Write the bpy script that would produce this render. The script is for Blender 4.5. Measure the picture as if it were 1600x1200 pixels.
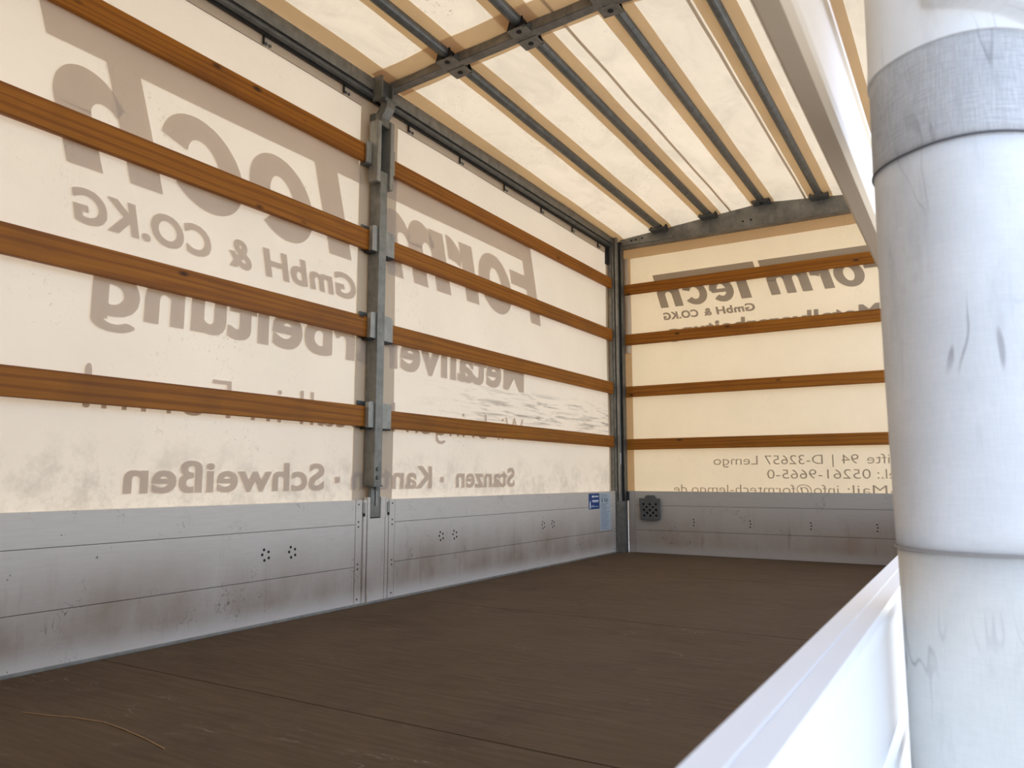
import bpy, bmesh, math, random
from mathutils import Vector, Matrix
from mathutils.geometry import delaunay_2d_cdt
random.seed(7)
for o in list(bpy.data.objects): bpy.data.objects.remove(o)
S = bpy.context.scene; COL = S.collection
# ------------------------------------------------------------------ camera
CAM = Vector((2.473, -5.788, 0.582))
cam = bpy.data.objects.new('camera', bpy.data.cameras.new('camera')); COL.objects.link(cam)
cam.data.sensor_width = 36.0; cam.data.lens = 1197.0/1600*36; cam.data.clip_start = .02
yaw, pit = .5431, .1222
fwd = Vector((-math.sin(yaw)*math.cos(pit), math.cos(yaw)*math.cos(pit), math.sin(pit)))
rgt = Vector((math.cos(yaw), math.sin(yaw), 0)); upv = rgt.cross(fwd)
M = Matrix((rgt, upv, -fwd)).transposed().to_4x4(); M.translation = CAM
cam.matrix_world = M
cam.data.dof.use_dof = True; cam.data.dof.focus_distance = 4.6; cam.data.dof.aperture_fstop = 13.0
S.camera = cam
# ------------------------------------------------------------------ sky, sun, exposure
SUN_EL, SUN_AZ = math.radians(50), math.radians(-22)     # azimuth from +y (front of the truck), negative = towards -x
w = bpy.data.worlds.new('sky'); S.world = w; w.use_nodes = True
nt = w.node_tree; nt.nodes.clear()
sky = nt.nodes.new('ShaderNodeTexSky'); sky.sky_type = 'NISHITA'; sky.sun_disc = False
sky.sun_elevation = SUN_EL; sky.sun_rotation = SUN_AZ; sky.air_density = 1.0; sky.dust_density = 2.5; sky.ozone_density = 1.0
bg = nt.nodes.new('ShaderNodeBackground'); bg.inputs[1].default_value = .64
wo = nt.nodes.new('ShaderNodeOutputWorld'); hs = nt.nodes.new('ShaderNodeHueSaturation'); hs.inputs['Saturation'].default_value = .75; nt.links.new(sky.outputs[0], hs.inputs['Color']); nt.links.new(hs.outputs[0], bg.inputs[0]); nt.links.new(bg.outputs[0], wo.inputs[0])
sun = bpy.data.objects.new('sun', bpy.data.lights.new('sun', 'SUN')); COL.objects.link(sun)
sun.data.energy = 2.6; sun.data.angle = math.radians(.6); sun.data.color = (1, .94, .84)
sd = Vector((math.sin(SUN_AZ)*math.cos(SUN_EL), math.cos(SUN_AZ)*math.cos(SUN_EL), math.sin(SUN_EL)))
sun.rotation_euler = sd.to_track_quat('Z', 'Y').to_euler(); sun.location = (0, 0, 8)
vs = S.view_settings; S.display_settings.display_device = 'sRGB'
vs.view_transform = 'Standard'; vs.look = 'None'; vs.gamma = 1; vs.use_curve_mapping = False; vs.exposure = 0.0
S.cycles.use_denoising = True; S.cycles.max_bounces = 14; S.cycles.diffuse_bounces = 9; S.cycles.transmission_bounces = 8

# ------------------------------------------------------------------ materials
class NT:
    def __init__(s, name):
        s.m = bpy.data.materials.new(name); s.m.use_nodes = True; s.t = s.m.node_tree; s.t.nodes.clear()
        s.out = s.n('ShaderNodeOutputMaterial')
    def n(s, ty, **k):
        x = s.t.nodes.new(ty)
        for a, b in k.items(): setattr(x, a, b)
        return x
    def l(s, a, b): s.t.links.new(a, b)
    def set(s, sock, v):
        if hasattr(v, 'is_linked') or hasattr(v, 'links'): s.l(v, sock)
        else: sock.default_value = v
    def coord(s, scale=(1,1,1), loc=(0,0,0), rot=(0,0,0), rnd=False):
        tc = s.n('ShaderNodeTexCoord'); mp = s.n('ShaderNodeMapping')
        mp.inputs['Scale'].default_value = scale; mp.inputs['Location'].default_value = loc; mp.inputs['Rotation'].default_value = rot
        if rnd:
            oi = s.n('ShaderNodeObjectInfo'); ml = s.n('ShaderNodeMath', operation='MULTIPLY'); s.l(oi.outputs['Random'], ml.inputs[0]); ml.inputs[1].default_value = 37.
            ad = s.n('ShaderNodeVectorMath', operation='ADD'); s.l(tc.outputs['Object'], ad.inputs[0]); s.l(ml.outputs[0], ad.inputs[1]); s.l(ad.outputs[0], mp.inputs[0])
        else: s.l(tc.outputs['Object'], mp.inputs[0])
        return mp.outputs[0]
    def noise(s, vec, scale=5, detail=4, rough=.55, dist=0):
        x = s.n('ShaderNodeTexNoise'); s.l(vec, x.inputs['Vector']); x.inputs['Scale'].default_value = scale; x.inputs['Detail'].default_value = detail
        x.inputs['Roughness'].default_value = rough; x.inputs['Distortion'].default_value = dist; return x.outputs[0]
    def voro(s, vec, scale=5, feature='F1'):
        x = s.n('ShaderNodeTexVoronoi', feature=feature); s.l(vec, x.inputs['Vector']); x.inputs['Scale'].default_value = scale; return x.outputs[0]
    def ramp(s, f, stops):
        r = s.n('ShaderNodeValToRGB'); s.l(f, r.inputs[0]); e = r.color_ramp.elements
        while len(e) < len(stops): e.new(.5)
        for i, (p, c) in enumerate(stops):
            e[i].position = p; e[i].color = (c, c, c, 1) if not isinstance(c, tuple) else (*c, 1)
        return r.outputs[0]
    def mix(s, f, a, b, mode='MIX'):
        x = s.n('ShaderNodeMix', data_type='RGBA', blend_type=mode); s.set(x.inputs[0], f)
        for k, v in ((6, a), (7, b)):
            if isinstance(v, tuple): x.inputs[k].default_value = (*v, 1)
            else: s.l(v, x.inputs[k])
        return x.outputs[2]
    def math(s, op, a, b):
        x = s.n('ShaderNodeMath', operation=op); s.set(x.inputs[0], a); s.set(x.inputs[1], b); return x.outputs[0]
    def bump(s, h, st=.3, d=.01):
        b = s.n('ShaderNodeBump'); b.inputs['Strength'].default_value = st; b.inputs['Distance'].default_value = d; s.l(h, b.inputs['Height']); return b.outputs[0]
    def pbr(s, col, rough=.5, metal=0, bump=None, spec=.5):
        p = s.n('ShaderNodeBsdfPrincipled')
        if isinstance(col, tuple): p.inputs['Base Color'].default_value = (*col, 1)
        else: s.l(col, p.inputs['Base Color'])
        s.set(p.inputs['Roughness'], rough); s.set(p.inputs['Metallic'], metal); p.inputs['Specular IOR Level'].default_value = spec
        if bump is not None: s.l(bump, p.inputs['Normal'])
        return p.outputs[0]
    def done(s, sh): s.l(sh, s.out.inputs[0]); return s.m

def tarp(name, dif, trans, fac, dirt=(.42,.36,.28), speck=.5, streak=None, cloth_mottle=0):
    stk = None
    """coated truck tarpaulin: diffuse front with a share of light passing through"""
    a = NT(name); v = a.coord()
    cloud = a.ramp(a.noise(v, 2.2, 6, .65), [(.35, 0.), (.75, 1.)])
    sp = a.ramp(a.noise(v, 55, 3, .7), [(.59, 0.), (.69, 1.)])
    patch = a.ramp(a.noise(a.coord(loc=(3,5,1)), 2.0, 3, .6), [(.45, 0.), (.65, 1.)])
    spk = a.math('MULTIPLY', a.math('MULTIPLY', sp, patch), speck)
    scr = a.ramp(a.noise(a.coord(scale=(1,1,.35), rot=(.5,0,.3)), 16, 2, .5, 2.5), [(.488, 0.), (.498, 1.), (.502, 1.), (.512, 0.)])
    scr = a.math('MULTIPLY', scr, a.ramp(a.noise(a.coord(loc=(7,2,4)), 3.5, 2), [(.58, 0.), (.70, .45)]))
    f = a.math('MAXIMUM', a.math('MAXIMUM', spk, a.math('MULTIPLY', cloud, .16)), scr)
    if streak:   # rubbed black marks, only in a window of the wall: (y0,y1,z0,z1)
        y0, y1, z0, z1 = streak
        sx = a.n('ShaderNodeSeparateXYZ'); a.l(v, sx.inputs[0])
        def win(sock, lo, hi, s):
            m1 = a.n('ShaderNodeMapRange', interpolation_type='SMOOTHSTEP'); a.l(sock, m1.inputs[0]); m1.inputs[1].default_value = lo-s; m1.inputs[2].default_value = lo+s
            m2 = a.n('ShaderNodeMapRange', interpolation_type='SMOOTHSTEP'); a.l(sock, m2.inputs[0]); m2.inputs[1].default_value = hi-s; m2.inputs[2].default_value = hi+s; m2.inputs[3].default_value = 1; m2.inputs[4].default_value = 0
            return a.math('MULTIPLY', m1.outputs[0], m2.outputs[0])
        wn = a.math('MULTIPLY', win(sx.outputs[1], y0, y1, .5), win(sx.outputs[2], z0, z1, .06))
        st = a.ramp(a.noise(a.coord(scale=(1, 1.3, 16), rot=(.03,0,0)), 2.2, 5, .62, .6), [(.50, 0.), (.68, .9)])
        stk = a.math('MULTIPLY', st, wn)
        # grime towards the lower hem
        wl = win(sx.outputs[2], .30, .68, .14)
        gr = a.ramp(a.noise(a.coord(loc=(1,8,2)), 7, 9, .78), [(.44, 0.), (.64, .55)])
        f = a.math('MAXIMUM', f, a.math('MULTIPLY', gr, wl))
    weave = a.noise(v, 420, 2)
    if cloth_mottle: f = a.math('MAXIMUM', f, a.ramp(a.noise(a.coord(scale=(1.6,.8,1), rot=(0,0,.35)), 3.2, 6, .65, .8), [(.40, 0.), (.75, cloth_mottle)]))
    col = a.mix(f, dif, dirt); tcol = a.mix(f, trans, tuple(.45*x for x in trans))
    if stk is not None: col = a.mix(stk, col, (.20,.17,.14)); tcol = a.mix(stk, tcol, (.3,.25,.18))
    nm = a.bump(a.math('ADD', a.math('MULTIPLY', weave, .15), a.noise(a.coord(scale=(1,1,1)), 3.5, 3)), .25, .01)
    d = a.pbr(col, .55, 0, nm, .3)
    t = a.n('ShaderNodeBsdfTranslucent'); a.l(tcol, t.inputs[0])
    mx = a.n('ShaderNodeMixShader'); mx.inputs[0].default_value = fac; a.l(d, mx.inputs[1]); a.l(t.outputs[0], mx.inputs[2])
    return a.done(mx.outputs[0])

M_TARPL = tarp('tarp_left', (.72,.66,.565), (.88,.70,.49), .215, streak=(-2.2, .1, .93, 1.13))
M_TARPE = tarp('tarp_end', (.72,.64,.52), (.90,.68,.38), .14, speck=.25)
M_ROOF = tarp('tarp_roof', (.78,.72,.63), (.95,.79,.54), .205, speck=.9, cloth_mottle=.38)
M_STRIP = tarp('tarp_double', (.62,.52,.39), (.85,.64,.38), .52, speck=.2)
M_STRIPL = tarp('tarp_double_left', (.64,.55,.43), (.6,.45,.28), .22, speck=.3)
M_LET = tarp('print_left', (.62,.535,.455), (.80,.66,.52), .36, speck=.25)
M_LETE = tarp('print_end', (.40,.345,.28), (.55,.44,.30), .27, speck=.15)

def wood(name, axis):
    a = NT(name); sc = [26, 26, 26]; sc[axis] = .8
    v = a.coord(scale=tuple(sc), rnd=True)
    g = a.noise(v, 2.4, 6, .6, 1.6)
    ring = a.n('ShaderNodeTexWave', wave_type='RINGS', rings_direction='XYZ'[axis]); a.l(v, ring.inputs[0]); ring.inputs['Scale'].default_value = .55; ring.inputs['Distortion'].default_value = 13; ring.inputs['Detail'].default_value = 3; ring.inputs['Detail Scale'].default_value = .8
    c = a.mix(g, (.20,.062,.004), (.44,.162,.016))
    c = a.mix(a.math('MULTIPLY', a.ramp(ring.outputs[1], [(.50, 0.), (.92, 1.)]), .55), c, (.17,.05,.008))
    sk = [5, 5, 5]; sk[axis] = 2.2
    k = a.ramp(a.voro(a.coord(scale=tuple(sk), rnd=True), 1.6), [(.04, 1.), (.11, 0.)])
    c = a.mix(k, c, (.05,.018,.004))
    dk = a.ramp(a.noise(a.coord(rnd=True), 3, 4), [(.5, 0.), (.8, .5)])
    c = a.mix(dk, c, (.12,.045,.012))
    return a.done(a.pbr(c, .5, 0, a.bump(g, .15, .004), .2))
M_WOODY, M_WOODX = wood('varnished_wood_long', 1), wood('varnished_wood_across', 0)

def metal(name, c1, c2, rough=.5, met=.55, sc=18):
    a = NT(name); n1 = a.noise(a.coord(rnd=True), sc, 5, .65); n2 = a.ramp(a.noise(a.coord(scale=(1,1,.2)), 30, 3), [(.55, 0.), (.8, .5)])
    c = a.mix(a.ramp(n1, [(.3, 0.), (.7, 1.)]), c1, c2); c = a.mix(n2, c, tuple(.5*x for x in c1))
    return a.done(a.pbr(c, rough, met, a.bump(n1, .08, .003)))
M_ZINC = metal('galvanised_steel', (.16,.155,.135), (.27,.26,.23), .48, .6)
M_ZINCL = metal('galvanised_plate', (.26,.25,.22), (.37,.355,.315), .5, .5)
M_STEEL = metal('dark_steel', (.10,.105,.10), (.17,.175,.165), .45, .6)
M_BLACK = metal('black_steel', (.012,.012,.012), (.02,.02,.02), .6, .2)
M_BEAM = metal('worn_galvanised_beam', (.14,.132,.115), (.29,.275,.24), .55, .5, 9)

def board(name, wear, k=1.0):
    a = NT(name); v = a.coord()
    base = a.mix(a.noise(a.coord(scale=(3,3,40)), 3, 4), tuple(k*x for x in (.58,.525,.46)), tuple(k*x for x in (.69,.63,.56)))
    sx = a.n('ShaderNodeSeparateXYZ'); a.l(v, sx.inputs[0])
    lo = a.n('ShaderNodeMapRange', interpolation_type='SMOOTHSTEP'); a.l(sx.outputs[2], lo.inputs[0]); lo.inputs[1].default_value = .42; lo.inputs[2].default_value = .10; 
    lo2 = a.n('ShaderNodeMapRange', interpolation_type='SMOOTHSTEP'); a.l(sx.outputs[2], lo2.inputs[0]); lo2.inputs[1].default_value = .01; lo2.inputs[2].default_value = .09  # pale glow along the floor put into the colour by thinning the dirt
    dz = a.math('MULTIPLY', lo.outputs[0], lo2.outputs[0])
    dn = a.ramp(a.noise(a.coord(scale=(1,1,.6)), 3.2, 6, .6), [(.28, .25), (.72, 1.)])
    c = a.mix(a.math('MULTIPLY', a.math('MULTIPLY', dz, dn), wear), base, (.30,.22,.155))
    st = a.ramp(a.noise(a.coord(scale=(5,5,.5)), 3.5, 4, .6), [(.60, 0.), (.78, .5)])
    c = a.mix(a.math('MULTIPLY', st, dz), c, (.17,.085,.045))
    sc = a.ramp(a.noise(a.coord(scale=(1,1,.6), rot=(.7,.3,0)), 11, 2, .5, 3), [(.49, 0.), (.4985, .9), (.5015, .9), (.51, 0.)])
    sc = a.math('MULTIPLY', sc, a.ramp(a.noise(a.coord(loc=(4,4,4)), 4.5, 2), [(.56, 0.), (.66, 1.)]))
    c = a.mix(sc, c, (.06,.05,.045))
    sp = a.ramp(a.noise(v, 48, 3, .6), [(.70, 0.), (.74, .8)])
    sp = a.math('MULTIPLY', sp, a.ramp(a.noise(a.coord(loc=(9,1,2)), 5, 2), [(.52, 0.), (.62, 1.)]))
    c = a.mix(sp, c, (.05,.035,.025))
    return a.done(a.pbr(c, .42, .12, None, .5))
M_BOARD = board('grey_board', 1.0)
M_BOARDE = board('grey_board_end_shaded', .8, .72)  # same grey board, with the end's shade put into a darker base
a = NT('white_board'); M_WHITE = a.done(a.pbr(a.mix(a.noise(a.coord(scale=(4,1,8)), 4, 4), (.80,.81,.82), (.88,.885,.89)), .35, 0))
a = NT('pale_aluminium'); M_PALE = a.done(a.pbr(a.mix(a.noise(a.coord(scale=(9,.6,9)), 5, 4), (.60,.465,.31), (.69,.55,.39)), .4, 0))
a = NT('joint_dark'); M_JOINT = a.done(a.pbr((.05,.045,.042), .7))
a = NT('hole_dark'); M_HOLE = a.done(a.pbr((.006,.006,.006), .8))
a = NT('grey_plastic')
M_PLAST = a.done(a.pbr(a.mix(a.noise(a.coord(), 20, 4), (.06,.06,.055), (.105,.105,.095)), .55))
# plywood floor
a = NT('brown_plywood'); g = a.noise(a.coord(scale=(2.0, 22, 1)), 2.5, 6, .6); cl = a.noise(a.coord(), 1.6, 5, .6)
c = a.mix(a.ramp(g, [(.3, 0.), (.7, 1.)]), (.076,.048,.026), (.124,.083,.049))
c = a.mix(a.ramp(cl, [(.35, 0.), (.7, .5)]), c, (.135,.092,.058))
sp = a.ramp(a.noise(a.coord(), 60, 2), [(.74, 0.), (.78, .8)]); c = a.mix(sp, c, (.03,.022,.016))
sm = a.math('MULTIPLY', a.ramp(a.noise(a.coord(scale=(2.5,9,1), rot=(0,0,.25)), 2.2, 5, .7, .6), [(.60, 0.), (.75, .5)]), a.ramp(a.noise(a.coord(loc=(3,3,0)), 1.3, 2), [(.48, 0.), (.62, 1.)]))
c = a.mix(sm, c, (.22,.165,.11))
bl = a.ramp(a.noise(a.coord(loc=(6,2,0)), 3.4, 6, .7), [(.52, 0.), (.76, .5)]); c = a.mix(bl, c, (.045,.032,.022))
scr = a.ramp(a.noise(a.coord(scale=(.5,3,1), rot=(0,0,.35)), 6, 2, .5, 1.2), [(.492, 0.), (.499, .7), (.501, .7), (.508, 0.)])
scr = a.math('MULTIPLY', scr, a.ramp(a.noise(a.coord(loc=(5,1,0)), 2.4, 2), [(.58, 0.), (.66, 1.)])); c = a.mix(scr, c, (.27,.21,.16))
M_FLOOR = a.done(a.pbr(c, .80, 0, a.bump(g, .12, .003), .15))
# rolled curtain cloth
def cloth(name, c1, c2, grime, cg):
    a = NT(name); v = a.coord()
    wx = a.n('ShaderNodeTexNoise'); a.l(a.coord(scale=(640,640,45)), wx.inputs['Vector']); wx.inputs['Scale'].default_value = 1.6
    wz = a.n('ShaderNodeTexNoise'); a.l(a.coord(scale=(45,45,640)), wz.inputs['Vector']); wz.inputs['Scale'].default_value = 1.6
    wv = a.math('ADD', wx.outputs[0], wz.outputs[0])
    c = a.mix(a.ramp(a.noise(v, 14, 5, .6), [(.3, 0.), (.7, 1.)]), c1, c2)
    c = a.mix(a.math('MULTIPLY', a.ramp(a.math('MULTIPLY', wv, .5), [(.38, 1.), (.62, 0.)]), grime), c, cg)
    scr = a.ramp(a.noise(a.coord(scale=(1,1,.22), rot=(.3,.2,0)), 26, 2, .5, .35), [(.487, 0.), (.4975, .6), (.5025, .6), (.513, 0.)])
    scr = a.math('MULTIPLY', scr, a.ramp(a.noise(a.coord(loc=(2,2,5)), 7, 2), [(.46, 0.), (.58, 1.)]))
    c = a.mix(a.ramp(a.noise(a.coord(scale=(9,9,2.2)), 3.5, 5, .7), [(.55, 0.), (.75, .35)]), c, cg)
    c = a.mix(scr, c, (.25,.24,.25))
    return a.done(a.pbr(c, .5, 0, a.bump(wv, .12, .001), .4))
M_ROLL = cloth('white_curtain_cloth', (.74,.76,.78), (.84,.85,.86), .12, (.40,.41,.44))
M_ROLLL = cloth('lower_curtain_cloth', (.68,.675,.645), (.77,.765,.735), .14, (.42,.42,.41))
M_ROLLG = cloth('grimy_curtain_cloth', (.56,.57,.59), (.68,.69,.71), .5, (.30,.31,.33))
M_ROLLW = cloth('clean_curtain_cloth', (.84,.86,.88), (.90,.91,.92), .04, (.6,.6,.65))
a = NT('seam_grime'); M_SEAM = a.done(a.pbr((.11,.11,.12), .8))
a = NT('seam_pale'); M_SEAMP = a.done(a.pbr((.36,.33,.32), .8))
a = NT('blue_print'); M_BLUE = a.done(a.pbr((.008,.055,.21), .4))
a = NT('paper_pale'); M_PAPER = a.done(a.pbr(a.mix(a.noise(a.coord(), 40, 3), (.40,.47,.53), (.50,.57,.62)), .45))
a = NT('print_white'); M_PW = a.done(a.pbr((.75,.78,.8), .5))
a = NT('print_grey'); M_PG = a.done(a.pbr((.16,.19,.24), .5))
a = NT('straw'); M_STRAW = a.done(a.pbr((.42,.26,.12), .6))
a = NT('asphalt'); M_GROUND = a.done(a.pbr(a.mix(a.noise(a.coord(), 30, 6), (.38,.37,.35), (.48,.465,.44)), .9))

# ------------------------------------------------------------------ mesh helpers
def box(bm, x0, x1, y0, y1, z0, z1):
    v = [bm.verts.new(p) for p in ((x0,y0,z0),(x1,y0,z0),(x1,y1,z0),(x0,y1,z0),(x0,y0,z1),(x1,y0,z1),(x1,y1,z1),(x0,y1,z1))]
    for f in ((3,2,1,0),(4,5,6,7),(0,1,5,4),(1,2,6,5),(2,3,7,6),(3,0,4,7)): bm.faces.new([v[i] for i in f])
def loft(bm, rings, cap=True, close=True):
    R = [[bm.verts.new(p) for p in r] for r in rings]
    for a_, b_ in zip(R, R[1:]):
        n = len(a_)
        for i in range(n if close else n-1): bm.faces.new((a_[i], a_[(i+1) % n], b_[(i+1) % n], b_[i]))
    if cap and close: bm.faces.new(R[0][::-1]); bm.faces.new(R[-1])
def rod(bm, p, q, r, n=12, r2=None):
    p, q = Vector(p), Vector(q); d = (q-p).normalized(); u = d.orthogonal().normalized(); v = d.cross(u)
    ring = lambda c, rr: [c + (u*math.cos(t)+v*math.sin(t))*rr for t in [2*math.pi*i/n for i in range(n)]]
    loft(bm, [ring(p, r), ring(q, r if r2 is None else r2)])
def prism(bm, pts, ax, a0, a1):
    """2D outline (in the two other axes, in order) pushed along axis ax"""
    def P(u, v, w): return {0: (w, u, v), 1: (u, w, v), 2: (u, v, w)}[ax]
    loft(bm, [[P(u, v, a0) for u, v in pts], [P(u, v, a1) for u, v in pts]])
def new(name, bm, mat, parent=None, base=(0,0,0), bevel=0, smooth=False):
    """one bmesh in world coordinates -> one object (local to its thing's base)"""
    bmesh.ops.recalc_face_normals(bm, faces=bm.faces)
    if bevel:
        ed = [e for e in bm.edges if len(e.link_faces) == 2 and e.calc_face_angle(0) > .6]
        bmesh.ops.bevel(bm, geom=ed, offset=bevel, segments=2, affect='EDGES', clamp_overlap=True)
    B = Vector(parent['_b']) if parent is not None else Vector(base)
    for v in bm.verts: v.co -= B
    me = bpy.data.meshes.new(name); bm.to_mesh(me); bm.free(); me.materials.append(mat)
    if smooth:
        for p in me.polygons: p.use_smooth = True
    o = bpy.data.objects.new(name, me); COL.objects.link(o); o['_b'] = tuple(B)
    if parent is not None: o.parent = parent
    else: o.location = B
    return o
def thing(name, label, cat, loc=(0,0,0), group=None):
    o = bpy.data.objects.new(name, None); COL.objects.link(o); o.location = loc; o['_b'] = tuple(loc); o.empty_display_size = .1
    return tag(o, label, cat, group)
def tag(o, label, cat=None, group=None):
    o['label'] = label
    if cat: o['category'] = cat
    if group: o['group'] = group
    return o
def struct(o): o['kind'] = 'structure'; return o
def bm_(): return bmesh.new()
def bx(name, mat, parent, *r, bevel=0, base=(0,0,0)):
    b = bm_(); box(b, *r); return new(name, b, mat, parent, base, bevel)

W = 2.43; Y0 = -5.95; H = .48
def grid(bm, nu, nv, f):
    V = [[bm.verts.new(f(i/nu, j/nv)) for j in range(nv+1)] for i in range(nu+1)]
    for i in range(nu):
        for j in range(nv): bm.faces.new((V[i][j], V[i+1][j], V[i+1][j+1], V[i][j+1]))
# ------------------------------------------------------------------ setting: ground, floor, walls, roof
gb = bm_(); box(gb, -25, 30, -35, 25, -1.35, -1.15); struct(new('floor_ground', gb, M_GROUND))
fl = struct(bx('floor', M_JOINT, None, -.03, 2.405, Y0, .03, -.13, -.012))
ys = [0.03, -1.28, -2.78, -4.28, Y0]
for a0, a1 in zip(ys, ys[1:]): bx('plywood_panel', M_FLOOR, fl, .0, 2.373, a1+.0016, a0-.0016, -.012, 0, bevel=.001)
def zroof(x, y):
    m = min(max(x, 0), W) ; m = min(m, W-m)
    z = 2.560 + .012*min(max(-y, 0), 3.2) + .080*m + .018*math.sin(math.pi*min(1, m/1.215))*.5
    d = min(1, max(0, (.02-y)/.16)); z -= .016*(1-d)**2
    # the cloth sags a touch between the tubes
    t = (x/.405) % 1.0; z -= .006*math.sin(math.pi*t)**2*(1 if .1 < x < 2.3 else 0)
    z += .003*math.sin(9*y+4*x)*math.sin(5.3*x+1.7*y)
    return z
b = bm_(); grid(b, 60, 90, lambda u, v: (-.06+u*(W+.04), Y0+v*(.07-Y0), zroof(-.06+u*(W+.04), Y0+v*(.07-Y0))))
ceil = struct(new('ceiling', b, M_ROOF, smooth=True))
XT = [.403, .806, 1.212, 1.618, 2.022]
def roofstrip(name, x0, x1, y0, y1, dz, mat, nu=4, nv=40):
    b = bm_(); grid(b, nu, nv, lambda u, v: (x0+u*(x1-x0), y0+v*(y1-y0), zroof(x0+u*(x1-x0), y0+v*(y1-y0))-dz)); return new(name, b, mat, ceil, smooth=True)
for x in XT: roofstrip('reinforcing_strip', x-.085, x+.085, Y0, .05, .002, M_STRIP)
roofstrip('reinforcing_strip', -.05, .075, Y0, .05, .004, M_STRIP); roofstrip('reinforcing_strip', W-.1, W-.03, Y0, .05, .004, M_STRIP)
roofstrip('cross_strip', 0, W-.05, -3.055, -2.80, .006, M_STRIP, 30, 4)
for x in (.965, 1.515): roofstrip('roof_seam', x-.008, x+.008, Y0, .05, .003, M_STRIPL, 1)

def ywave(y, z): return .004*math.sin(2.1*y+1.3)*math.sin(2.6*z) + .0025*math.sin(5.2*y+3*z)
b = bm_(); grid(b, 110, 40, lambda u, v: (-.045+ywave(Y0+u*(.06-Y0), .40+v*2.12), Y0+u*(.06-Y0), .40+v*2.12))
wl = struct(new('wall_left', b, M_TARPL, smooth=True))
XL = -.036
def lsheet(name, y0, y1, z0, z1, mat, dx=0, parent=wl):
    b = bm_(); n = max(2, int(abs(y1-y0)/.06)); grid(b, n, max(2, int((z1-z0)/.06)), lambda u, v: (-.0435+dx+ywave(y0+u*(y1-y0), z0+v*(z1-z0)), y0+u*(y1-y0), z0+v*(z1-z0)))
    return new(name, b, mat, parent, smooth=True)
ov = lsheet('overlap_strip', -3.075, -2.79, .40, 2.50, M_STRIPL, .003)
lsheet('hem_strip', -2.79, .0, 2.425, 2.50, M_STRIPL, .0012); lsheet('hem_strip', Y0, -3.07, 2.425, 2.50, M_STRIPL, .0012)
lsheet('hem_seam', -2.79, .0, 2.4235, 2.4265, M_JOINT, .003); lsheet('hem_seam', -5.2, -3.07, 2.4235, 2.4265, M_JOINT, .003)
lsheet('hem_strip', -.13, .03, .40, 2.45, M_STRIPL, .003)

def ew(x, z): return .003*math.sin(2.3*x+.4)*math.sin(2.2*z+.7)
b = bm_(); grid(b, 50, 44, lambda u, v: (-.05+u*2.50, .045+ew(u*2.5, .40+v*2.2), .40+v*2.22))
we = struct(new('wall_back', b, M_TARPE, smooth=True))
def esheet(name, x0, x1, z0, z1, mat, dy=.0015):
    b = bm_(); grid(b, max(2, int((x1-x0)/.06)), max(2, int((z1-z0)/.06)), lambda u, v: (x0+u*(x1-x0), .045-dy+ew(x0+u*(x1-x0), z0+v*(z1-z0)), z0+v*(z1-z0)))
    return new(name, b, mat, we, smooth=True)
esheet('hem_strip', .0, 2.42, 2.395, 2.60, M_STRIP); esheet('hem_strip', -.03, .105, .40, 2.40, M_STRIP, .002)
b = bm_()                                       # pinched fold hanging in the far corner
grid(b, 8, 30, lambda u, v: (.045+u*.055+.01*math.sin(v*5)*u, .033-.02*math.sin(math.pi*u)*(1-.6*v), 1.6+v*.80))
new('corner_fold', b, M_STRIPL, we, smooth=True)
b = bm_(); box(b, -.05, 2.45, Y0-.05, Y0-.01, 0, 2.56); struct(new('wall_rear', b, M_TARPE))

# ------------------------------------------------------------------ lettering
def let_obj(name, bm, mat, wall, fn):
    for v in bm.verts: k = v.co.z; v.co = Vector(fn(v.co.x, v.co.y)); v.co.x += k*(wall is wl); v.co.y -= k*(wall is we)
    me_faces = list(bm.faces)
    o = new(name, bm, mat, wall); return o
def left_fn(dz=.0): return lambda s, z: (-.0435+.0045+ywave(-s, z), -s, z)
KE = .5316
def end_fn(): return lambda s, z: (1.089-KE*(s-3.117), .045-.0035+ew(1.089-KE*(s-3.117), 1.946+KE*(z-1.62)), 1.946+KE*(z-1.62))
SL = .285; ZB = 1.62
class Glyph:
    def __init__(g): g.b = bm_()
    def poly(g, pts):
        g.b.faces.new([g.b.verts.new((s+SL*z, ZB+z, 0)) for s, z in pts])
    def rect(g, s0, s1, z0, z1, n=10):
        for i in range(n): 
            a0, a1 = s0+(s1-s0)*i/n, s0+(s1-s0)*(i+1)/n
            for j in range(4):
                b0, b1 = z0+(z1-z0)*j/4, z0+(z1-z0)*(j+1)/4; g.poly([(a0,b0),(a1,b0),(a1,b1),(a0,b1)])
    def arc(g, cs, cz, ro, ri, a0, a1, ci=None, n=40):
        ci = ci or (cs, cz)
        for i in range(n):
            t0, t1 = math.radians(a0+(a1-a0)*i/n), math.radians(a0+(a1-a0)*(i+1)/n)
            O = lambda t: (cs+ro[0]*math.cos(t), cz+ro[1]*math.sin(t)); I = lambda t: (ci[0]+ri[0]*math.cos(t), ci[1]+ri[1]*math.sin(t))
            g.poly([I(t0), O(t0), O(t1), I(t1)])
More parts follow.
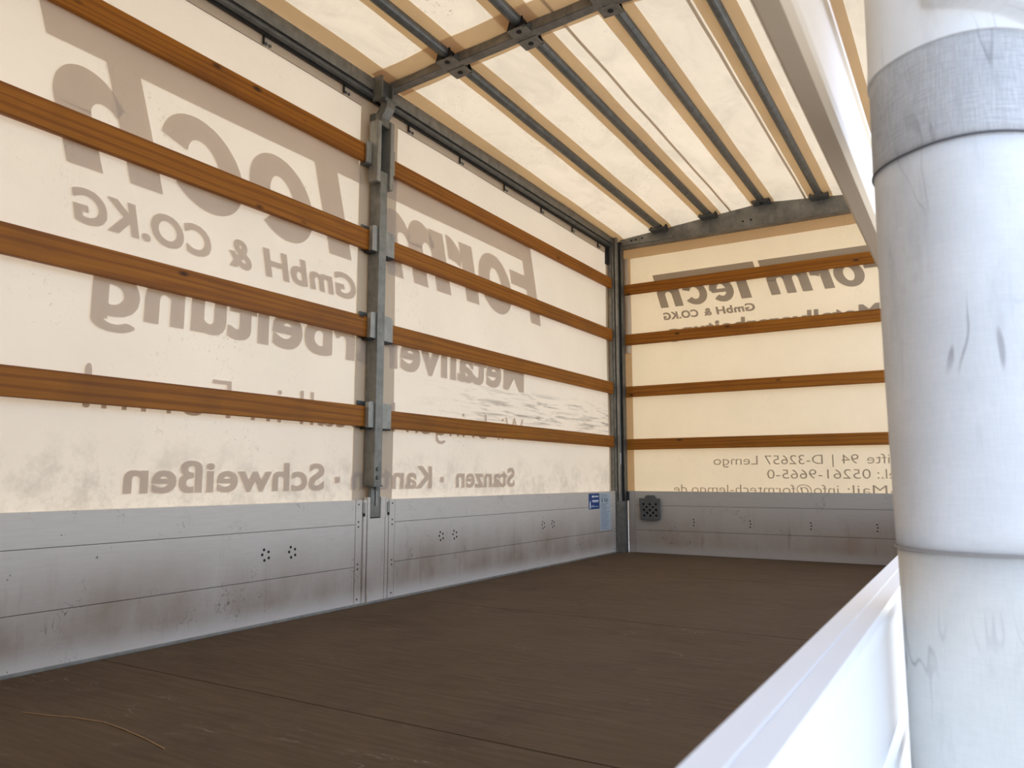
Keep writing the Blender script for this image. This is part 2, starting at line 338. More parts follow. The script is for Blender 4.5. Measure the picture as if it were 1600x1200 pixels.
def logo():
    g = Glyph(); C = .53
    g.rect(1.243, 2.87, .402, C, 40); g.rect(1.243, 1.378, 0, .402, 3); g.rect(1.378, 1.575, .215, .305, 4)            # F
    g.arc(1.782, .168, (.187,.182), (.066,.095), 0, 360)                                                              # o
    g.rect(2.008, 2.138, 0, .335, 3); g.arc(2.262, .165, (.150,.178), (.128,.055), 90, 150, (2.264,.155), 16)         # r
    g.rect(2.292, 2.425, 0, .335, 3); g.rect(2.504, 2.629, 0, .22, 3); g.rect(2.719, 2.845, 0, .22, 3)                # m
    g.arc(2.505, .205, (.124,.145), (.040,.045), 0, 165, (2.464,.20), 24); g.arc(2.722, .205, (.123,.145), (.045,.045), 0, 165, (2.674,.20), 24)
    g.rect(2.94, 4.457, .402, C, 40); g.rect(3.117, 3.263, 0, .402, 3)                                                # T and its long bar
    g.arc(3.507, .168, (.174,.180), (.064,.092), 0, 318); g.rect(3.44, 3.655, .135, .188, 4)                          # e
    g.arc(3.906, .172, (.184,.180), (.072,.092), 22, 325)                                                              # c
    g.rect(4.124, 4.253, 0, .402, 3); g.rect(4.353, 4.476, 0, .20, 3); g.arc(4.345, .20, (.131,.145), (.050,.050), 0, 160, (4.303,.19), 24)  # h
    return g.b
let_obj('lettering', logo(), M_LET, wl, left_fn()); let_obj('lettering', logo(), M_LETE, we, end_fn())

def textmesh(body, offset):
    cu = bpy.data.curves.new('t', 'FONT'); cu.body = body; cu.size = 1; cu.offset = offset; cu.resolution_u = 4; cu.space_character = 1.0 + 2.6*max(0, offset)
    o = bpy.data.objects.new('t', cu); COL.objects.link(o)
    dg = bpy.context.evaluated_depsgraph_get(); me = bpy.data.meshes.new_from_object(o.evaluated_get(dg))
    bm = bm_(); bm.from_mesh(me); bpy.data.objects.remove(o); bpy.data.curves.remove(cu); bpy.data.meshes.remove(me)
    bmesh.ops.triangulate(bm, faces=bm.faces); return bm
CAPS = {}
def capheight(off):
    if off not in CAPS:
        b = textmesh('H', off); CAPS[off] = (min(v.co.y for v in b.verts), max(v.co.y for v in b.verts)); b.free()
    return CAPS[off]
def islands(bm):
    seen = set(); out = []
    for v in bm.verts:
        if v in seen: continue
        st, comp = [v], []; seen.add(v)
        while st:
            q = st.pop(); comp.append(q)
            for e in q.link_edges:
                o = e.other_vert(q)
                if o not in seen: seen.add(o); st.append(o)
        ids = set(comp); fs = {f for q in comp for f in q.link_faces}
        out.append([[(q.co.x, q.co.y) for q in f.verts] for f in fs])
    return out
def line(parts, base, cap, off, slant=0):
    """parts: list of (text, s0, s1) -> one flat bmesh in (s, z); a bold face is the union of copies shifted by a stroke's share"""
    out = bm_(); lo, hi = capheight(0); em = hi-lo
    sh = [(0, 0)] if off <= 0 else [(i, j) for i in (-1, -.33, .33, 1) for j in (-1, 1)]
    fs, fz = max(0, off), max(0, off)*.5                    # shares of the cap height
    for body, s0, s1 in parts:
        src = textmesh(body.replace('g', 'q'), off*.8)
        isl = islands(src); src.free()
        for k, tr in enumerate(isl):                        # a q with its tail bent round makes the single-storey g
            ys = [p[1] for t in tr for p in t]
            if 'g' in body and min(ys) < -.12*em and '@' not in body:
                xs = [p[0] for t in tr for p in t]; xr = max(xs); xl = min(xs); th = .13*em; yb = -.10*em; xc = (xr+xl)/2
                tr = [[(x, max(y, yb)) for x, y in t] for t in tr]
                ro, ri = (xr-xc, .21*em), (xr-xc-th, .10*em)
                for q in range(14):
                    a0, a1 = math.radians(-150*q/14), math.radians(-150*(q+1)/14)
                    tr.append([(xc+ri[0]*math.cos(a0), yb+ri[1]*math.sin(a0)), (xc+ro[0]*math.cos(a0), yb+ro[1]*math.sin(a0)), (xc+ro[0]*math.cos(a1), yb+ro[1]*math.sin(a1)), (xc+ri[0]*math.cos(a1), yb+ri[1]*math.sin(a1))])
                isl[k] = tr
        X = [p[0] for tr in isl for t in tr for p in t]; x0, x1 = min(X), max(X)
        for tr in isl:
            vs_, fc = [], []
            for i, j in sh:
                for t in tr:
                    n0 = len(vs_)
                    ar = sum(t[m][0]*t[(m+1) % len(t)][1]-t[(m+1) % len(t)][0]*t[m][1] for m in range(len(t)))
                    if abs(ar) < 1e-9: continue
                    for x, y in (t if ar > 0 else t[::-1]):
                        z = (fz + (y-lo)/em*(1-2*fz) + j*fz)*cap
                        vs_.append(Vector((s0+fs*cap+(x-x0)/(x1-x0)*(s1-s0-2*fs*cap)+i*fs*cap+slant*z, base+z)))
                    fc.append(list(range(n0, len(vs_))))
            if off > 0:
                V, Ed, F, _v, _e, OF = delaunay_2d_cdt(vs_, [], fc, 1, 1e-6); F = [f for f, og in zip(F, OF) if og]
            else: V, F = vs_, fc
            bv = [out.verts.new((v.x, v.y, 0)) for v in V]
            for f in F:
                try: out.faces.new([bv[m] for m in f])
                except ValueError: pass
    return out
def dots(bm, lst):
    for s0, s1, z0, z1 in lst: bm.faces.new([bm.verts.new((x, y, 0)) for x, y in ((s0,z0),(s1,z0),(s1,z1),(s0,z1))])
    return bm
BO = .027
GM = [('GmbH', 3.072, 3.628), ('&', 3.700, 3.815), ('CO.KG', 3.895, 4.435)]
MV = [('Metallverarbeitung', 1.479, 4.360)]
let_obj('lettering', line(GM, 1.432, .112, BO, .2), M_LET, wl, left_fn()); let_obj('lettering', line(GM, 1.432, .108, BO, .2), M_LETE, we, end_fn())
let_obj('lettering', line(MV, 1.142, .205, BO), M_LET, wl, left_fn()); let_obj('lettering', line(MV, 1.142, .205, BO), M_LETE, we, end_fn())
let_obj('lettering', dots(line([('Stanzen', 1.587, 2.240), ('Kanten', 2.465, 3.085), ('Schweißen', 3.258, 4.205)], .531, .112, BO*.85), [(2.358, 2.390, .560, .588), (3.158, 3.192, .560, .588)]), M_LET, wl, left_fn())
let_obj('lettering', line([('Wir', 1.485, 1.840), ('bringen', 1.918, 2.690), ('Metall', 2.780, 3.415), ('in', 3.519, 3.680), ('Form!', 3.780, 4.365)], .814, .150, -.010), M_LET, wl, left_fn())
def efn(s, z): return (-s, .045-.0035+ew(-s, z), z)
TH = -.012
let_obj('lettering', line([('ifte', -1.966, -1.825), ('94', -1.772, -1.662), ('|', -1.608, -1.600), ('D-32657', -1.536, -1.132), ('Lemgo', -1.082, -.752)], .682, .066, TH), M_LETE, we, efn)
let_obj('lettering', line([('Tel.:', -2.075, -1.885), ('05261-9665-0', -1.843, -1.148)], .578, .066, TH), M_LETE, we, efn)
let_obj('lettering', line([('E-Mail:', -2.060, -1.690), ('info@formtech-lemgo.de', -1.632, -.432)], .468, .066, TH), M_LETE, we, efn)

# ------------------------------------------------------------------ curtain rollers under the left rail
for y in (-4.16, -3.676, -3.186, -2.69, -2.212, -1.71, -1.218, -.734, -.272):
    b = bm_(); box(b, -.040, -.036, y-.022, y+.024, 2.424, 2.50); r = new('curtain_hook', b, M_STRIPL, wl, bevel=.001)
    b = bm_(); box(b, -.036, -.028, y-.027, y-.021, 2.430, 2.51); new('hook_edge', b, M_BLACK, r)
    for d in (-.010, .012):
        b = bm_(); rod(b, (-.036, y+d, 2.438), (-.030, y+d, 2.438), .0075, 10); new('rivet', b, M_STEEL, r)

# ------------------------------------------------------------------ roof rails
def rail(x, s, label):
    t = thing('roof_rail', label, 'rail', (x, Y0, 2.5))
    X = lambda d: x+s*d
    def pr(name, pts, mat): 
        b = bm_(); prism(b, [(X(u), v) for u, v in pts], 1, Y0, .03); return new(name, b, mat, t)
    pr('web', [(-.05,2.512),(0,2.512),(.004,2.545),(.004,2.574),(-.05,2.574)], M_ZINC)
    pr('groove', [(-.05,2.500),(-.012,2.500),(-.012,2.513),(-.05,2.513)], M_BLACK)
    pr('runner_track', [(-.03,2.478),(-.010,2.474),(.002,2.480),(.004,2.492),(-.004,2.503),(-.03,2.503)], M_STEEL)
    pr('track_lip', [(-.032,2.466),(-.018,2.466),(-.018,2.480),(-.032,2.480)], M_BLACK)
    return t
rail(0, 1, 'grey galvanised roof rail above the left curtain'); rail(W-.03, -1, 'right roof rail hidden behind the rolled curtain')

# ------------------------------------------------------------------ roof cross beams and tubes
def zb(x, base, k): m = min(x, W-x); return base+k*m
def beam_mid():
    t = thing('roof_crossbeam', 'sloping grey crossbeam under the roof meeting the middle post', 'beam', (1.2, -2.9, 2.55))
    for xs, xe in ((.0, 1.2), (1.2, 2.4)):
        b = bm_(); y0, y1 = -2.935, -2.880
        R = []
        for x in (xs, xe):
            z = zb(x, 2.553, .070); R.append([(x, y0, z), (x, y1, z), (x, y1, z+.052), (x, y0, z+.052)])
        loft(b, R); new('beam_half', b, M_BEAM, t, bevel=.003)
    for x in XT:
        z = zb(x, 2.553, .070)
        b = bm_(); sl = .070 if x < 1.21 else (-.070 if x > 1.22 else 0)
        for y0, y1 in ((-2.995, -2.925), (-2.895, -2.815)):
            R = []
            for xx in (x-.048, x+.048):
                zz = z+sl*(xx-x)-.004; R.append([(xx, y0, zz), (xx, y1, zz), (xx, y1, zz+.004), (xx, y0, zz+.004)])
            loft(b, R)
        br = new('bracket', b, M_ZINC, t)
        for d in (-1, 1):
            for sy in (-2.990, -2.822):
                b = bm_(); prism(b, [(x+d*.008, z-.002), (x+d*.050, z-.002), (x+d*.030, z+.060)], 1, sy-.002, sy+.002)
                new('gusset', b, M_BLACK, br)
            b = bm_(); prism(b, [(-2.990, z), (-2.936, z), (-2.936, z+.045)], 0, x+d*.047-.0015, x+d*.047+.0015); new('bracket_side', b, M_STEEL, br)
        for y in (-2.965, -2.855):
            b = bm_(); rod(b, (x, y, z-.0062), (x, y, z-.002), .013, 14); new('hole', b, M_HOLE, br)
    return t
beam_mid()
t = thing('roof_crossbeam', 'deep tapered grey end beam under the roof above the end wall', 'beam', (1.2, -.02, 2.48))
b = bm_()
loft(b, [[(.05,y,2.474),(2.38,y,2.474),(2.38,y,2.546),(1.215,y,2.648),(.05,y,2.546)] for y in (-.035, .02)]); new('beam_web', b, M_BEAM, t, bevel=.003)
bx('beam_flange', M_BEAM, t, .05, 2.38, -.05, .02, 2.468, 2.476, bevel=.002)
bx('splice_plate', M_ZINC, t, .07, .50, -.041, -.035, 2.490, 2.512, bevel=.001)
b = bm_()
for x, z in ((.15,2.525),(.19,2.528),(.245,2.532),(1.06,2.528),(1.12,2.53),(1.93,2.53)): rod(b, (x,-.0365,z), (x,-.034,z), .008, 10)
o = new('bolt_hole', b, M_HOLE, t); o['kind'] = 'stuff'
for i, x in enumerate(XT):
    z = zb(x, 2.512, .094)
    b = bm_(); box(b, x-.062, x+.062, -.135, -.036, z, z+.004); box(b, x-.062, x+.062, -.139, -.135, z-.004, z+.014); br = new('bracket', b, M_STEEL, t, bevel=.001)
    for d in (-1, 1):
        b = bm_(); prism(b, [(-.135, z+.004), (-.036, z+.004), (-.036, z+.068), (-.06, z+.068)], 0, x+d*.060-.002, x+d*.060+.002); new('gusset', b, M_BLACK, br)
    bx('bracket_back', M_BLACK, br, x-.058, x+.058, -.040, -.0355, z+.004, z+.060)
ordn = ['first', 'second', 'third', 'fourth', 'fifth']
for sec, (ya, yb) in (('front', (-2.90, -.045)), ('rear', (Y0, -2.915))):
    for i, x in enumerate(XT):
        z1 = zb(x, 2.548, .084)
        za = z1 + .012*min(3.2, -ya); zb2 = z1 + .012*min(3.2, -yb)
        t = thing('roof_tube', '%s dark roof tube from the left, %s' % (ordn[i], 'between crossbeam and end wall' if sec == 'front' else 'on the near side of the crossbeam'), 'tube', (x, ya, za))
        b = bm_(); rod(b, (x, ya, za), (x, yb, zb2), .026, 16); new('pipe', b, M_STEEL, t, smooth=False)
        for yy, zz in ((ya, za), (yb, zb2)):
            d = .03 if yy == ya else -.03
            b = bm_(); rod(b, (x, yy+d, zz), (x, yy+d*2, zz), .0285, 16); new('collar', b, M_BLACK, t)

# ------------------------------------------------------------------ side boards (three planks each, joints between)
def rounded(y0, y1, z0, z1, r, corners):
    """outline in (y,z), corners: set of 'tl','tr','bl','br' to round"""
    out = []
    for c, (cy, cz), a0 in (('bl', (y0, z0), 180), ('br', (y1, z0), 270), ('tr', (y1, z1), 0), ('tl', (y0, z1), 90)):
        if c in corners:
            oy = cy+(r if 'l' in c else -r); oz = cz+(r if 'b' in c else -r)
            for k in range(6):
                t = math.radians(a0+90*k/5); out.append((oy+r*math.cos(t), oz+r*math.sin(t)))
        else: out.append((cy, cz))
    return out
ZJ = [0.0, .176, .368, H]
def side_board(label, x0, x1, y0, y1, mat, inner, cap0=.045, cap1=.045):
    t = thing('side_board', label, 'board', ((x0+x1)/2, (y0+y1)/2, 0))
    for z0, z1 in zip(ZJ, ZJ[1:]):
        bx('plank', mat, t, x0, x1, y0+cap0, y1-cap1, z0+.001, z1-.001, bevel=.0012)
    bx('backing', M_JOINT, t, (x0+.006), (x1-.006), y0+cap0+.002, y1-cap1-.002, .01, H-.006)
    for ya, yb in ((y0, y0+cap0-.0015), (y1-cap1+.0015, y1)):
        bx('end_profile', mat, t, x0-(.001), x1+.001, ya, yb, .008, H, bevel=.0015)
    b = bm_(); xi = x1 if inner > 0 else x0
    for z in (.03, .165, .187, .357, .380, .46):
        for yy in (y0+cap0*.55, y1-cap1*.55):
            rod(b, (xi, yy, z), (xi+inner*.0022, yy, z), .0045, 8)
    o = new('rivets', b, M_JOINT, t); o['kind'] = 'stuff'
    return t, xi
sb, xi = side_board('grey planked side board on the left nearest the camera', -.028, 0, Y0, -3.046, M_BOARD, 1)
def holes(t, spots, ax, at):
    b = bm_()
    for u, z in spots:
        if ax == 0: rod(b, (at-.001, u, z), (at+.0008, u, z), .006, 8)
        else: rod(b, (u, at+.001, z), (u, at-.0008, z), .0055, 8)
    o = new('bolt_holes', b, M_HOLE, t); o['kind'] = 'stuff'
sq = lambda y: [(y-.012, .296), (y+.012, .286), (y-.02, .277), (y+.014, .262), (y-.008, .254)]
holes(sb, sq(-3.607)+sq(-3.466)+sq(-5.1)+sq(-5.24), 0, 0)
sb, xi = side_board('grey planked side board on the left between middle post and corner', -.028, 0, -2.855, -.105, M_BOARD, 1)
holes(sb, sq(-2.42)+sq(-2.295)+sq(-1.29)+sq(-1.155), 0, 0)
# end board across
t = thing('side_board', 'grey planked board across the foot of the end wall', 'board', (1.2, 0, 0))
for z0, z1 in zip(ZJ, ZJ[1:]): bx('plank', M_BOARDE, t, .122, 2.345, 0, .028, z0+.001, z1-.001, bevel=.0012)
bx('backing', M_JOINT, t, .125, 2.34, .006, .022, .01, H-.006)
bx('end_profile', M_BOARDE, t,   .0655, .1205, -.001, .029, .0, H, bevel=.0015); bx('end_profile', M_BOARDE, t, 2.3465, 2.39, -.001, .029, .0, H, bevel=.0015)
holes(t, [(x+dx, z) for x in (.596, 1.02, 1.443, 1.868) for dx, z in ((0, .268), (.004, .247), (0, .224))]+[(.105,.03),(.105,.165),(.105,.187),(.105,.36),(.105,.38)], 1, 0)
# right board: outer face white, seen from above
def right_board(label, y0, y1):
    t = thing('side_board', label, 'board', (2.39, (y0+y1)/2, 0))
    for z0, z1 in zip(ZJ[:-1], [.176, .368, H-.012]): bx('plank', M_WHITE, t, 2.376, 2.402, y0+.045, y1-.045, z0+.001, z1-.001, bevel=.0012)
    b = bm_(); prism(b, [(2.373,H-.013),(2.4055,H-.013),(2.4055,H-.004),(2.4025,H-.0005),(2.3912,H),(2.3905,H-.0012),(2.3898,H-.0012),(2.3892,H),(2.375,H),(2.373,H-.003)], 1, y0, y1)
    new('top_profile', b, M_WHITE, t)
    for ya, yb in ((y0, y0+.0435), (y1-.0435, y1)): bx('end_profile', M_WHITE, t, 2.375, 2.404, ya, yb, .008, H-.013, bevel=.0015)
    b = bm_(); prism(b, [(2.402,.362),(2.4075,.364),(2.4075,.374),(2.402,.376)], 1, y0+.05, y1-.05); new('outer_rib', b, M_WHITE, t)
    return t
right_board('white topped right side board seen from above beside the rolled curtain', Y0, -3.046)
right_board('far part of the right side board hidden behind the rolled curtain', -2.855, -.105)
# thin kerb along the foot of the left boards
o = bx('trim_1', M_ZINCL, None, 0, .012, Y0, -.10, 0, .010, bevel=.002); struct(o)

# ------------------------------------------------------------------ middle posts
def mirror(x): return x
def column(sgn, xw, label):
    """aluminium stanchion pocket between the boards"""
    X = lambda d: xw+sgn*d
    def B(name, mat, t, d0, d1, *r, bevel=0):
        a0, a1 = sorted((X(d0), X(d1))); return bx(name, mat, t, a0, a1, *r, bevel=bevel)
    t = thing('board_post', label, 'post', (xw, -2.95, 0))
    B('face_plate', M_BOARD, t, -.02, .003, -3.010, -2.886, .004, .392, bevel=.002)
    B('side_flange', M_BOARD, t, -.028, .001, -3.036, -3.014, .004, H, bevel=.0015)
    B('side_flange', M_BOARD, t, -.028, .001, -2.882, -2.859, .004, H, bevel=.0015)
    B('pocket_wall', M_BOARD, t, -.02, .004, -3.013, -2.993, .392, H+.012, bevel=.0015)
    B('pocket_wall', M_BOARD, t, -.02, .004, -2.919, -2.886, .392, H+.012, bevel=.0015)
    B('pocket_back', M_JOINT, t, -.03, -.022, -3.04, -2.86, .01, H-.002)
    B('pocket_floor', M_BLACK, t, -.02, -.002, -2.992, -2.920, .385, .398)
    for y0, y1 in ((-3.046, -3.026), (-2.872, -2.852)):
        l = B('latch', M_ZINCL, t, -.004, .005, y0, y1, .418, .468, bevel=.002)
        B('latch_gap', M_HOLE, l, .003, .0056, y0+.004, y1-.004, .404, .418)
    B('foot_clip', M_BOARD, t, .0, .008, -3.010, -2.990, .004, .045, bevel=.0015)
    return t
column(1, 0, 'grey aluminium stanchion pocket between the two left side boards')
column(-1, 2.376, 'stanchion pocket in the right side board hidden behind the rolled curtain')
ZS = [(.825, .917), (1.256, 1.350), (1.688, 1.783), (2.125, 2.212)]
def midpost(sgn, xw, label):
    X = lambda d: xw+sgn*d
    t = thing('support_post', label, 'post', (xw, -2.95, .40))
    def B(name, mat, p, d0, d1, *r, bevel=0):
        a0, a1 = sorted((X(d0), X(d1))); return bx(name, mat, p, a0, a1, *r, bevel=bevel)
    b = bm_(); prism(b, [(X(d), y) for d, y in ((-.030,-3.010),(.034,-3.006),(.036,-3.002),(.036,-2.957),(.033,-2.953),(.006,-2.953),(.006,-2.935),(-.030,-2.930))], 2, .545, 2.095)
    new('post_body', b, M_ZINC, t)
    B('post_tongue', M_ZINC, t, -.020, .002, -2.990, -2.922, .398, .548, bevel=.002)
    b_ = B('tongue_slot', M_ZINCL, t, .0012, .0030, -2.962, -2.942, .450, .520)
    B('slot_edge', M_HOLE, b_, .0014, .0034, -2.962, -2.957, .450, .520)
    for z, y in ((.625, -2.985), (.585, -2.985), (.533, -2.956)):
        b = bm_(); rod(b, (X(.002 if z < .54 else .036), y, z), (X(.008 if z < .54 else .042), y, z), .010, 12); new('bolt', b, M_STEEL, t)
    B('post_collar', M_STEEL, t, -.02, .038, -3.012, -2.950, .541, .549)
    # open channel at the top with its two long guides
    B('guide', M_ZINCL, t, -.01, .046, -2.950, -2.922, 2.015, 2.370, bevel=.002)
    B('guide', M_ZINCL, t, -.01, .046, -3.047, -3.018, 2.030, 2.345, bevel=.002)
    B('channel_back', M_STEEL, t, -.035, -.004, -3.018, -2.950, 2.09, 2.40)
    # dog-leg up to the rail
    b = bm_(); prof = [(-.005,2.33),(.040,2.33),(.040,2.372),(.072,2.420),(.072,2.470),(.030,2.470),(.030,2.435),(-.005,2.392)]
    loft(b, [[(X(d), y, z) for d, z in prof] for y in (-3.016, -2.952)]); hn = new('hinge_arm', b, M_ZINC, t, bevel=.003)
    b = bm_(); rod(b, (X(.06), -3.026, 2.458), (X(.06), -2.942, 2.458), .014, 12); new('hinge_pin', b, M_STEEL, hn)
    B('head_plate', M_ZINC, t, -.01, .050, -3.032, -3.017, 2.46, 2.585, bevel=.002); B('head_plate', M_ZINC, t, -.01, .050, -2.951, -2.936, 2.44, 2.565, bevel=.002)
    B('head_block', M_STEEL, t, -.005, .030, -3.017, -2.951, 2.472, 2.58, bevel=.003)
    # slat holders
    for k, (z0, z1) in enumerate(ZS):
        if k == 3:
            h = B('slat_holder', M_ZINCL, t, .004, .014, -3.088, -3.050, z0-.006, z1+.016, bevel=.001)
            B('holder_lip', M_STEEL, h, -.028, .010, -3.088, -3.020, z0-.014, z0-.006)
            B('holder_wing', M_ZINCL, h, .003, .010, -2.921, -2.872, z0-.006, z1+.035, bevel=.001)
            continue
        b = bm_(); o = rounded(-3.045, -3.007, z0-.004, z1+.028, .014, {'tl'}); loft(b, [[(X(d), y, z) for y, z in o] for d in (.003, .024)])
        h = new('slat_holder', b, M_ZINCL, t)
        b = bm_(); o = rounded(-2.951, -2.868, z0-.004, z1+.026, .020, {'tr'}); loft(b, [[(X(d), y, z) for y, z in o] for d in (.007, .014)])
        new('holder_wing', b, M_ZINCL, h)
        B('holder_lip', M_BLACK, h, -.030, .012, -3.045, -2.868, z0-.012, z0-.004)
        B('holder_back', M_STEEL, h, -.034, -.028, -3.066, -2.850, z0-.004, z1+.032)
    return t
midpost(1, 0, 'grey galvanised middle post with slat holders on the left wall')
midpost(-1, 2.40, 'right middle post hidden behind the rolled curtain')

# ------------------------------------------------------------------ far corner posts
def corner(sgn, xw, label):
    X = lambda d: xw+sgn*d
    t = thing('corner_post', label, 'post', (X(.03), -.06, 0))
    def B(name, mat, p, d0, d1, *r, bevel=0):
        a0, a1 = sorted((X(d0), X(d1))); return bx(name, mat, p, a0, a1, *r, bevel=bevel)
    B('outer_flange', M_ZINC, t, -.030, -.004, -.105, -.080, .0, 2.50, bevel=.002)
    B('side_flange', M_ZINC, t, -.004, .014, -.098, -.070, .0, 2.57, bevel=.002)
    B('recess', M_BLACK, t, -.02, .06, -.062, -.02, .0, 2.52)
    B('middle_rib', M_ZINCL, t, .020, .040, -.088, -.060, .30, 2.56, bevel=.002)
    B('inner_flange', M_STEEL, t, .054, .064, -.062, .0, .0, 2.50, bevel=.001)
    B('foot_plate', M_ZINC, t, -.005, .070, -.094, -.064, .0, .40, bevel=.003)
    B('curtain_bolt', M_BLACK, t, -.045, -.02, -.14, -.10, 2.33, 2.47, bevel=.003)
    B('latch_block', M_BLACK, t, .058, .078, -.03, -.002, .405, .475, bevel=.002)
    B('label_tag', M_PW, t, .040, .0408, -.083, -.070, .69, .78)
    return t
corner(1, 0, 'dark grey profiled corner post left of the end wall'); corner(-1, 2.405, 'right corner post hidden behind the rolled curtain')

# ------------------------------------------------------------------ wooden slats
names = ['lowest', 'second lowest', 'second highest', 'highest']
def slat_long(k, y0, y1, z00, z01, z10, z11, label):
    b = bm_(); loft(b, [[(-.024, y0, z00), (0, y0, z00), (0, y0, z01), (-.024, y0, z01)], [(-.024, y1, z10), (0, y1, z10), (0, y1, z11), (-.024, y1, z11)]])
    for e in list(b.edges): pass
    o = new('wooden_slat', b, M_WOODY, None, (-.012, (y0+y1)/2, (z00+z01)/2), bevel=.002); tag(o, label, 'slat')
for k, (z0, z1) in enumerate(ZS):
    slat_long(k, Y0+.02, -3.030 if k < 3 else -3.052, z0, z1, z0, z1+(.006 if k < 3 else .004), '%s brown wooden slat on the left wall, near side of the middle post' % names[k])
    slat_long(k, -2.885 if k < 3 else -2.866, -.107, z0, z1-.004, z0+.001, z1, '%s brown wooden slat on the left wall between middle post and corner' % names[k])
ZE = [(.808, .894), (1.235, 1.321), (1.662, 1.751), (2.083, 2.168)]
for k, (z0, z1) in enumerate(ZE):
    o = bx('wooden_slat', M_WOODX, None, .058, 2.36, .002, .026, z0, z1, bevel=.002, base=(1.2, .014, z0)); tag(o, '%s of the brown wooden slats across the end wall' % names[k], 'slat')
# the pale slat on the open right side, close to the camera
t = thing('aluminium_lath', 'pale aluminium slat crossing the top right, blurred, next to the rolled curtain', 'slat', (2.385, -4.4, .94))
b = bm_(); prism(b, [(2.365,.892),(2.368,.889),(2.383,.888),(2.388,.893),(2.389,.902),(2.3865,.906),(2.3865,.982),(2.389,.986),(2.388,.997),(2.368,.997),(2.365,.993)], 1, -5.93, -3.064)
new('profile', b, M_PALE, t)
bx('end_cap', M_STEEL, t, 2.364, 2.3905, -3.063, -3.053, .888, .997)

# ------------------------------------------------------------------ stickers on the left board, perforated holder on the end board
t = thing('sticker', 'blue square sticker with white print on the left board near the corner', 'sticker', (0, -.5, .41))
s_ = bx('sheet', M_BLUE, t, 0, .0012, -.595, -.408, .352, .468)
b = bm_()
for y0, y1, z0, z1 in ((-.582,-.562,.358,.40),(-.578,-.566,.402,.412),(-.54,-.505,.438,.452),(-.50,-.425,.440,.449),(-.54,-.425,.408,.418),(-.525,-.43,.402,.405),(-.555,-.43,.368,.371),(-.55,-.50,.376,.379)): box(b, .0012, .0016, y0, y1, z0, z1)
new('print', b, M_PW, t)
t = thing('sticker', 'tall pale grey-blue instruction sticker beside the blue sticker at the corner', 'sticker', (0, -.3, .33))
bx('sheet', M_PAPER, t, 0, .0012, -.398, -.205, .185, .468)
b = bm_(); z = .458; rr = random.Random(3)
while z > .195:
    if .395 < z < .425:
        for y in (-.36, -.305, -.27): box(b, .0012, .0016, y-.012, y+.012, .398, .422)
        z = .388; continue
    box(b, .0012, .0016, -.385, -.385+rr.uniform(.09, .16), z-.0035, z); z -= .0105
new('print', b, M_PG, t)
# holder: plate with real holes
cu = bpy.data.curves.new('c', 'CURVE'); cu.dimensions = '2D'; cu.fill_mode = 'BOTH'; cu.extrude = .009; cu.bevel_depth = .002
def spl(pts):
    s = cu.splines.new('POLY'); s.points.add(len(pts)-1)
    for p, q in zip(s.points, pts): p.co = (q[0], q[1], 0, 1)
    s.use_cyclic_u = True
spl([(.173,.422),(.218,.422),(.224,.438),(.236,.446),(.286,.446),(.298,.438),(.304,.422),(.338,.420),(.338,.29),(.333,.262),(.328,.258),(.190,.258),(.184,.264),(.181,.33),(.178,.335)])
for z, xs in ((.378,(.206,.258,.308)),(.356,(.231,.284)),(.334,(.209,.26,.31)),(.312,(.235,.286)),(.290,(.212,.262,.311))):
    for x in xs: spl([(x+.0115*math.cos(2*math.pi*i/12), z+.0105*math.sin(2*math.pi*i/12)) for i in range(12)])
for x in (.246, .275): spl([(x+.005*math.cos(2*math.pi*i/8), .434+.004*math.sin(2*math.pi*i/8)) for i in range(8)])
o = bpy.data.objects.new('c', cu); COL.objects.link(o); dg = bpy.context.evaluated_depsgraph_get(); me = bpy.data.meshes.new_from_object(o.evaluated_get(dg))
b = bm_(); b.from_mesh(me); bpy.data.objects.remove(o)
for v in b.verts: v.co = Vector((v.co.x, -.024+v.co.z, v.co.y))
t = thing('perforated_holder', 'dark grey plastic plate with round holes hung on the end board', 'holder', (.258, 0, .26))
new('plate', b, M_PLAST, t)
bx('backing', M_HOLE, t, .184, .332, -.0115, -.001, .264, .415)

# ------------------------------------------------------------------ straws on the floor
def straw(pts, label):
    b = bm_()
    for p, q in zip(pts, pts[1:]): rod(b, (*p, .0014), (*q, .0014), .0011, 6)
    o = new('straw', b, M_STRAW, None, (*pts[0], 0)); tag(o, label, 'straw')
import sys
straw([(.391,-4.708),(.47,-4.69),(.545,-4.665),(.637,-4.65)], 'short thin straw on the brown floor, left of the longer straw')
straw([(.640,-4.648),(.73,-4.655),(.83,-4.668),(.931,-4.687)], 'longer thin straw lying on the brown floor at lower left')

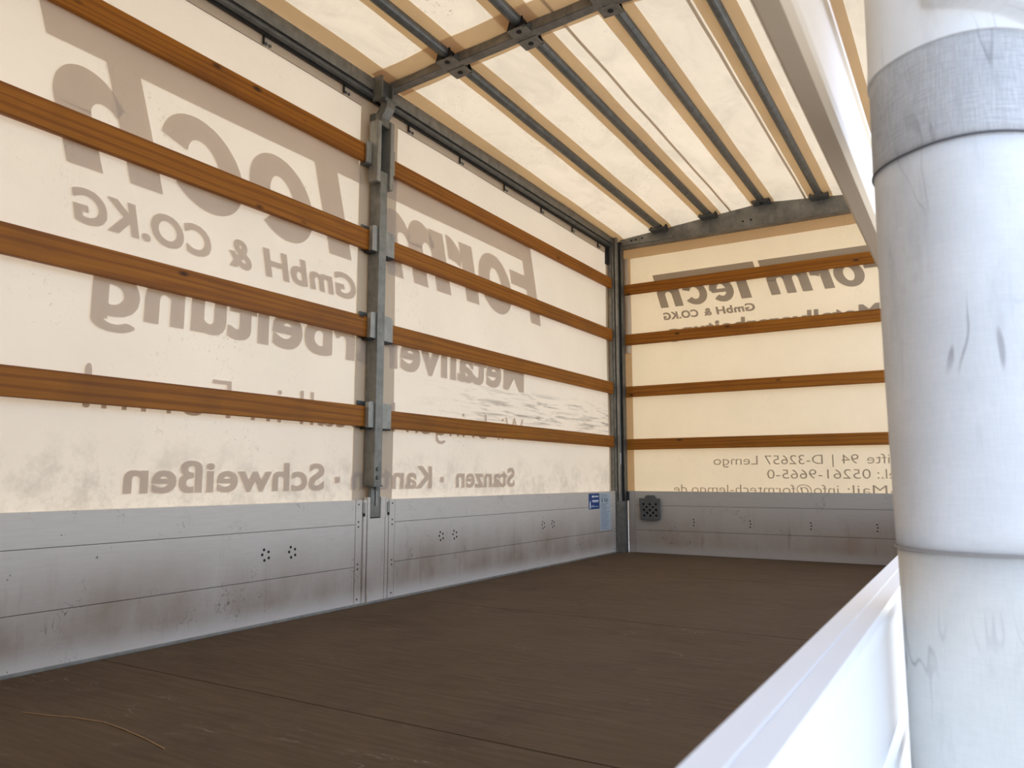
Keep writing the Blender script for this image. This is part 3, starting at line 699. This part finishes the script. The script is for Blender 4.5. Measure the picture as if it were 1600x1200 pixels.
# ------------------------------------------------------------------ rolled curtain hanging outside the right side
AX, AY, RR = 2.479, -5.068, .0665
t = thing('rolled_curtain', 'white rolled-up side curtain hanging as a thick column at right', 'curtain', (AX, AY, -1.0))
def roll(name, z0, z1, rfn, mat, nz, na=72, cap=True):
    b = bm_(); R = []
    for j in range(nz+1):
        z = z0+(z1-z0)*(j/nz)**(2.2 if name == 'upper_wrap' else 1)
        R.append([(AX+rfn(2*math.pi*i/na, z)*math.cos(2*math.pi*i/na), AY+rfn(2*math.pi*i/na, z)*math.sin(2*math.pi*i/na), z+zt(2*math.pi*i/na, z, name)) for i in range(na)])
    loft(b, R, cap); return new(name, b, mat, t, smooth=True)
def zt(a_, z, name): return 0
wob = lambda a_, z: .0010*math.sin(3*a_+7*z)+.0007*math.sin(5*a_-11*z)
roll('lower_wrap', -.95, .526, lambda a_, z: RR+wob(a_, z), M_ROLLL, 40)
roll('middle_wrap', .528, .842, lambda a_, z: RR+.0006+wob(a_, z), M_ROLL, 16)
roll('grimy_band', .838, .925, lambda a_, z: RR+.0014+wob(a_, z), M_ROLLG, 8)
def sm(x): x = min(1, max(0, x)); return x*x*(3-2*x)
def up(a_, z):
    d = (math.degrees(a_)+90+180) % 360 - 180             # 0 = side facing the camera, positive = towards +x
    edge = max(-14, 46 - 2100*(z-.925))                     # the fold runs diagonally up and to the left
    k = sm((d-edge+5)/11)*sm((150-d)/50)
    return RR+.0020+wob(a_, z)+.016*k*sm((z-.912)/.02) + .0012*sm((.94-z)/.02)
roll('upper_wrap', .922, 2.46, up, M_ROLLW, 120, 180)
for z, nm in ((.527, 'seam'), (.840, 'seam'), (.9235, 'seam')):
    b = bm_(); R = []
    for j in range(4):
        zz = z+(-.0013, -.0006, .0006, .0013)[j]*(.7 if z < .6 else 1); rr_ = RR+(.001, .0024, .0024, .001)[j]+(.0004 if z > .9 else 0)
        R.append([(AX+(rr_+wob(2*math.pi*i/72, zz))*math.cos(2*math.pi*i/72), AY+(rr_+wob(2*math.pi*i/72, zz))*math.sin(2*math.pi*i/72), zz) for i in range(72)])
    loft(b, R, False); new(nm, b, M_SEAMP if z < .6 else M_SEAM, t, smooth=True)
for o in bpy.data.objects:
    if '_b' in o: del o['_b']
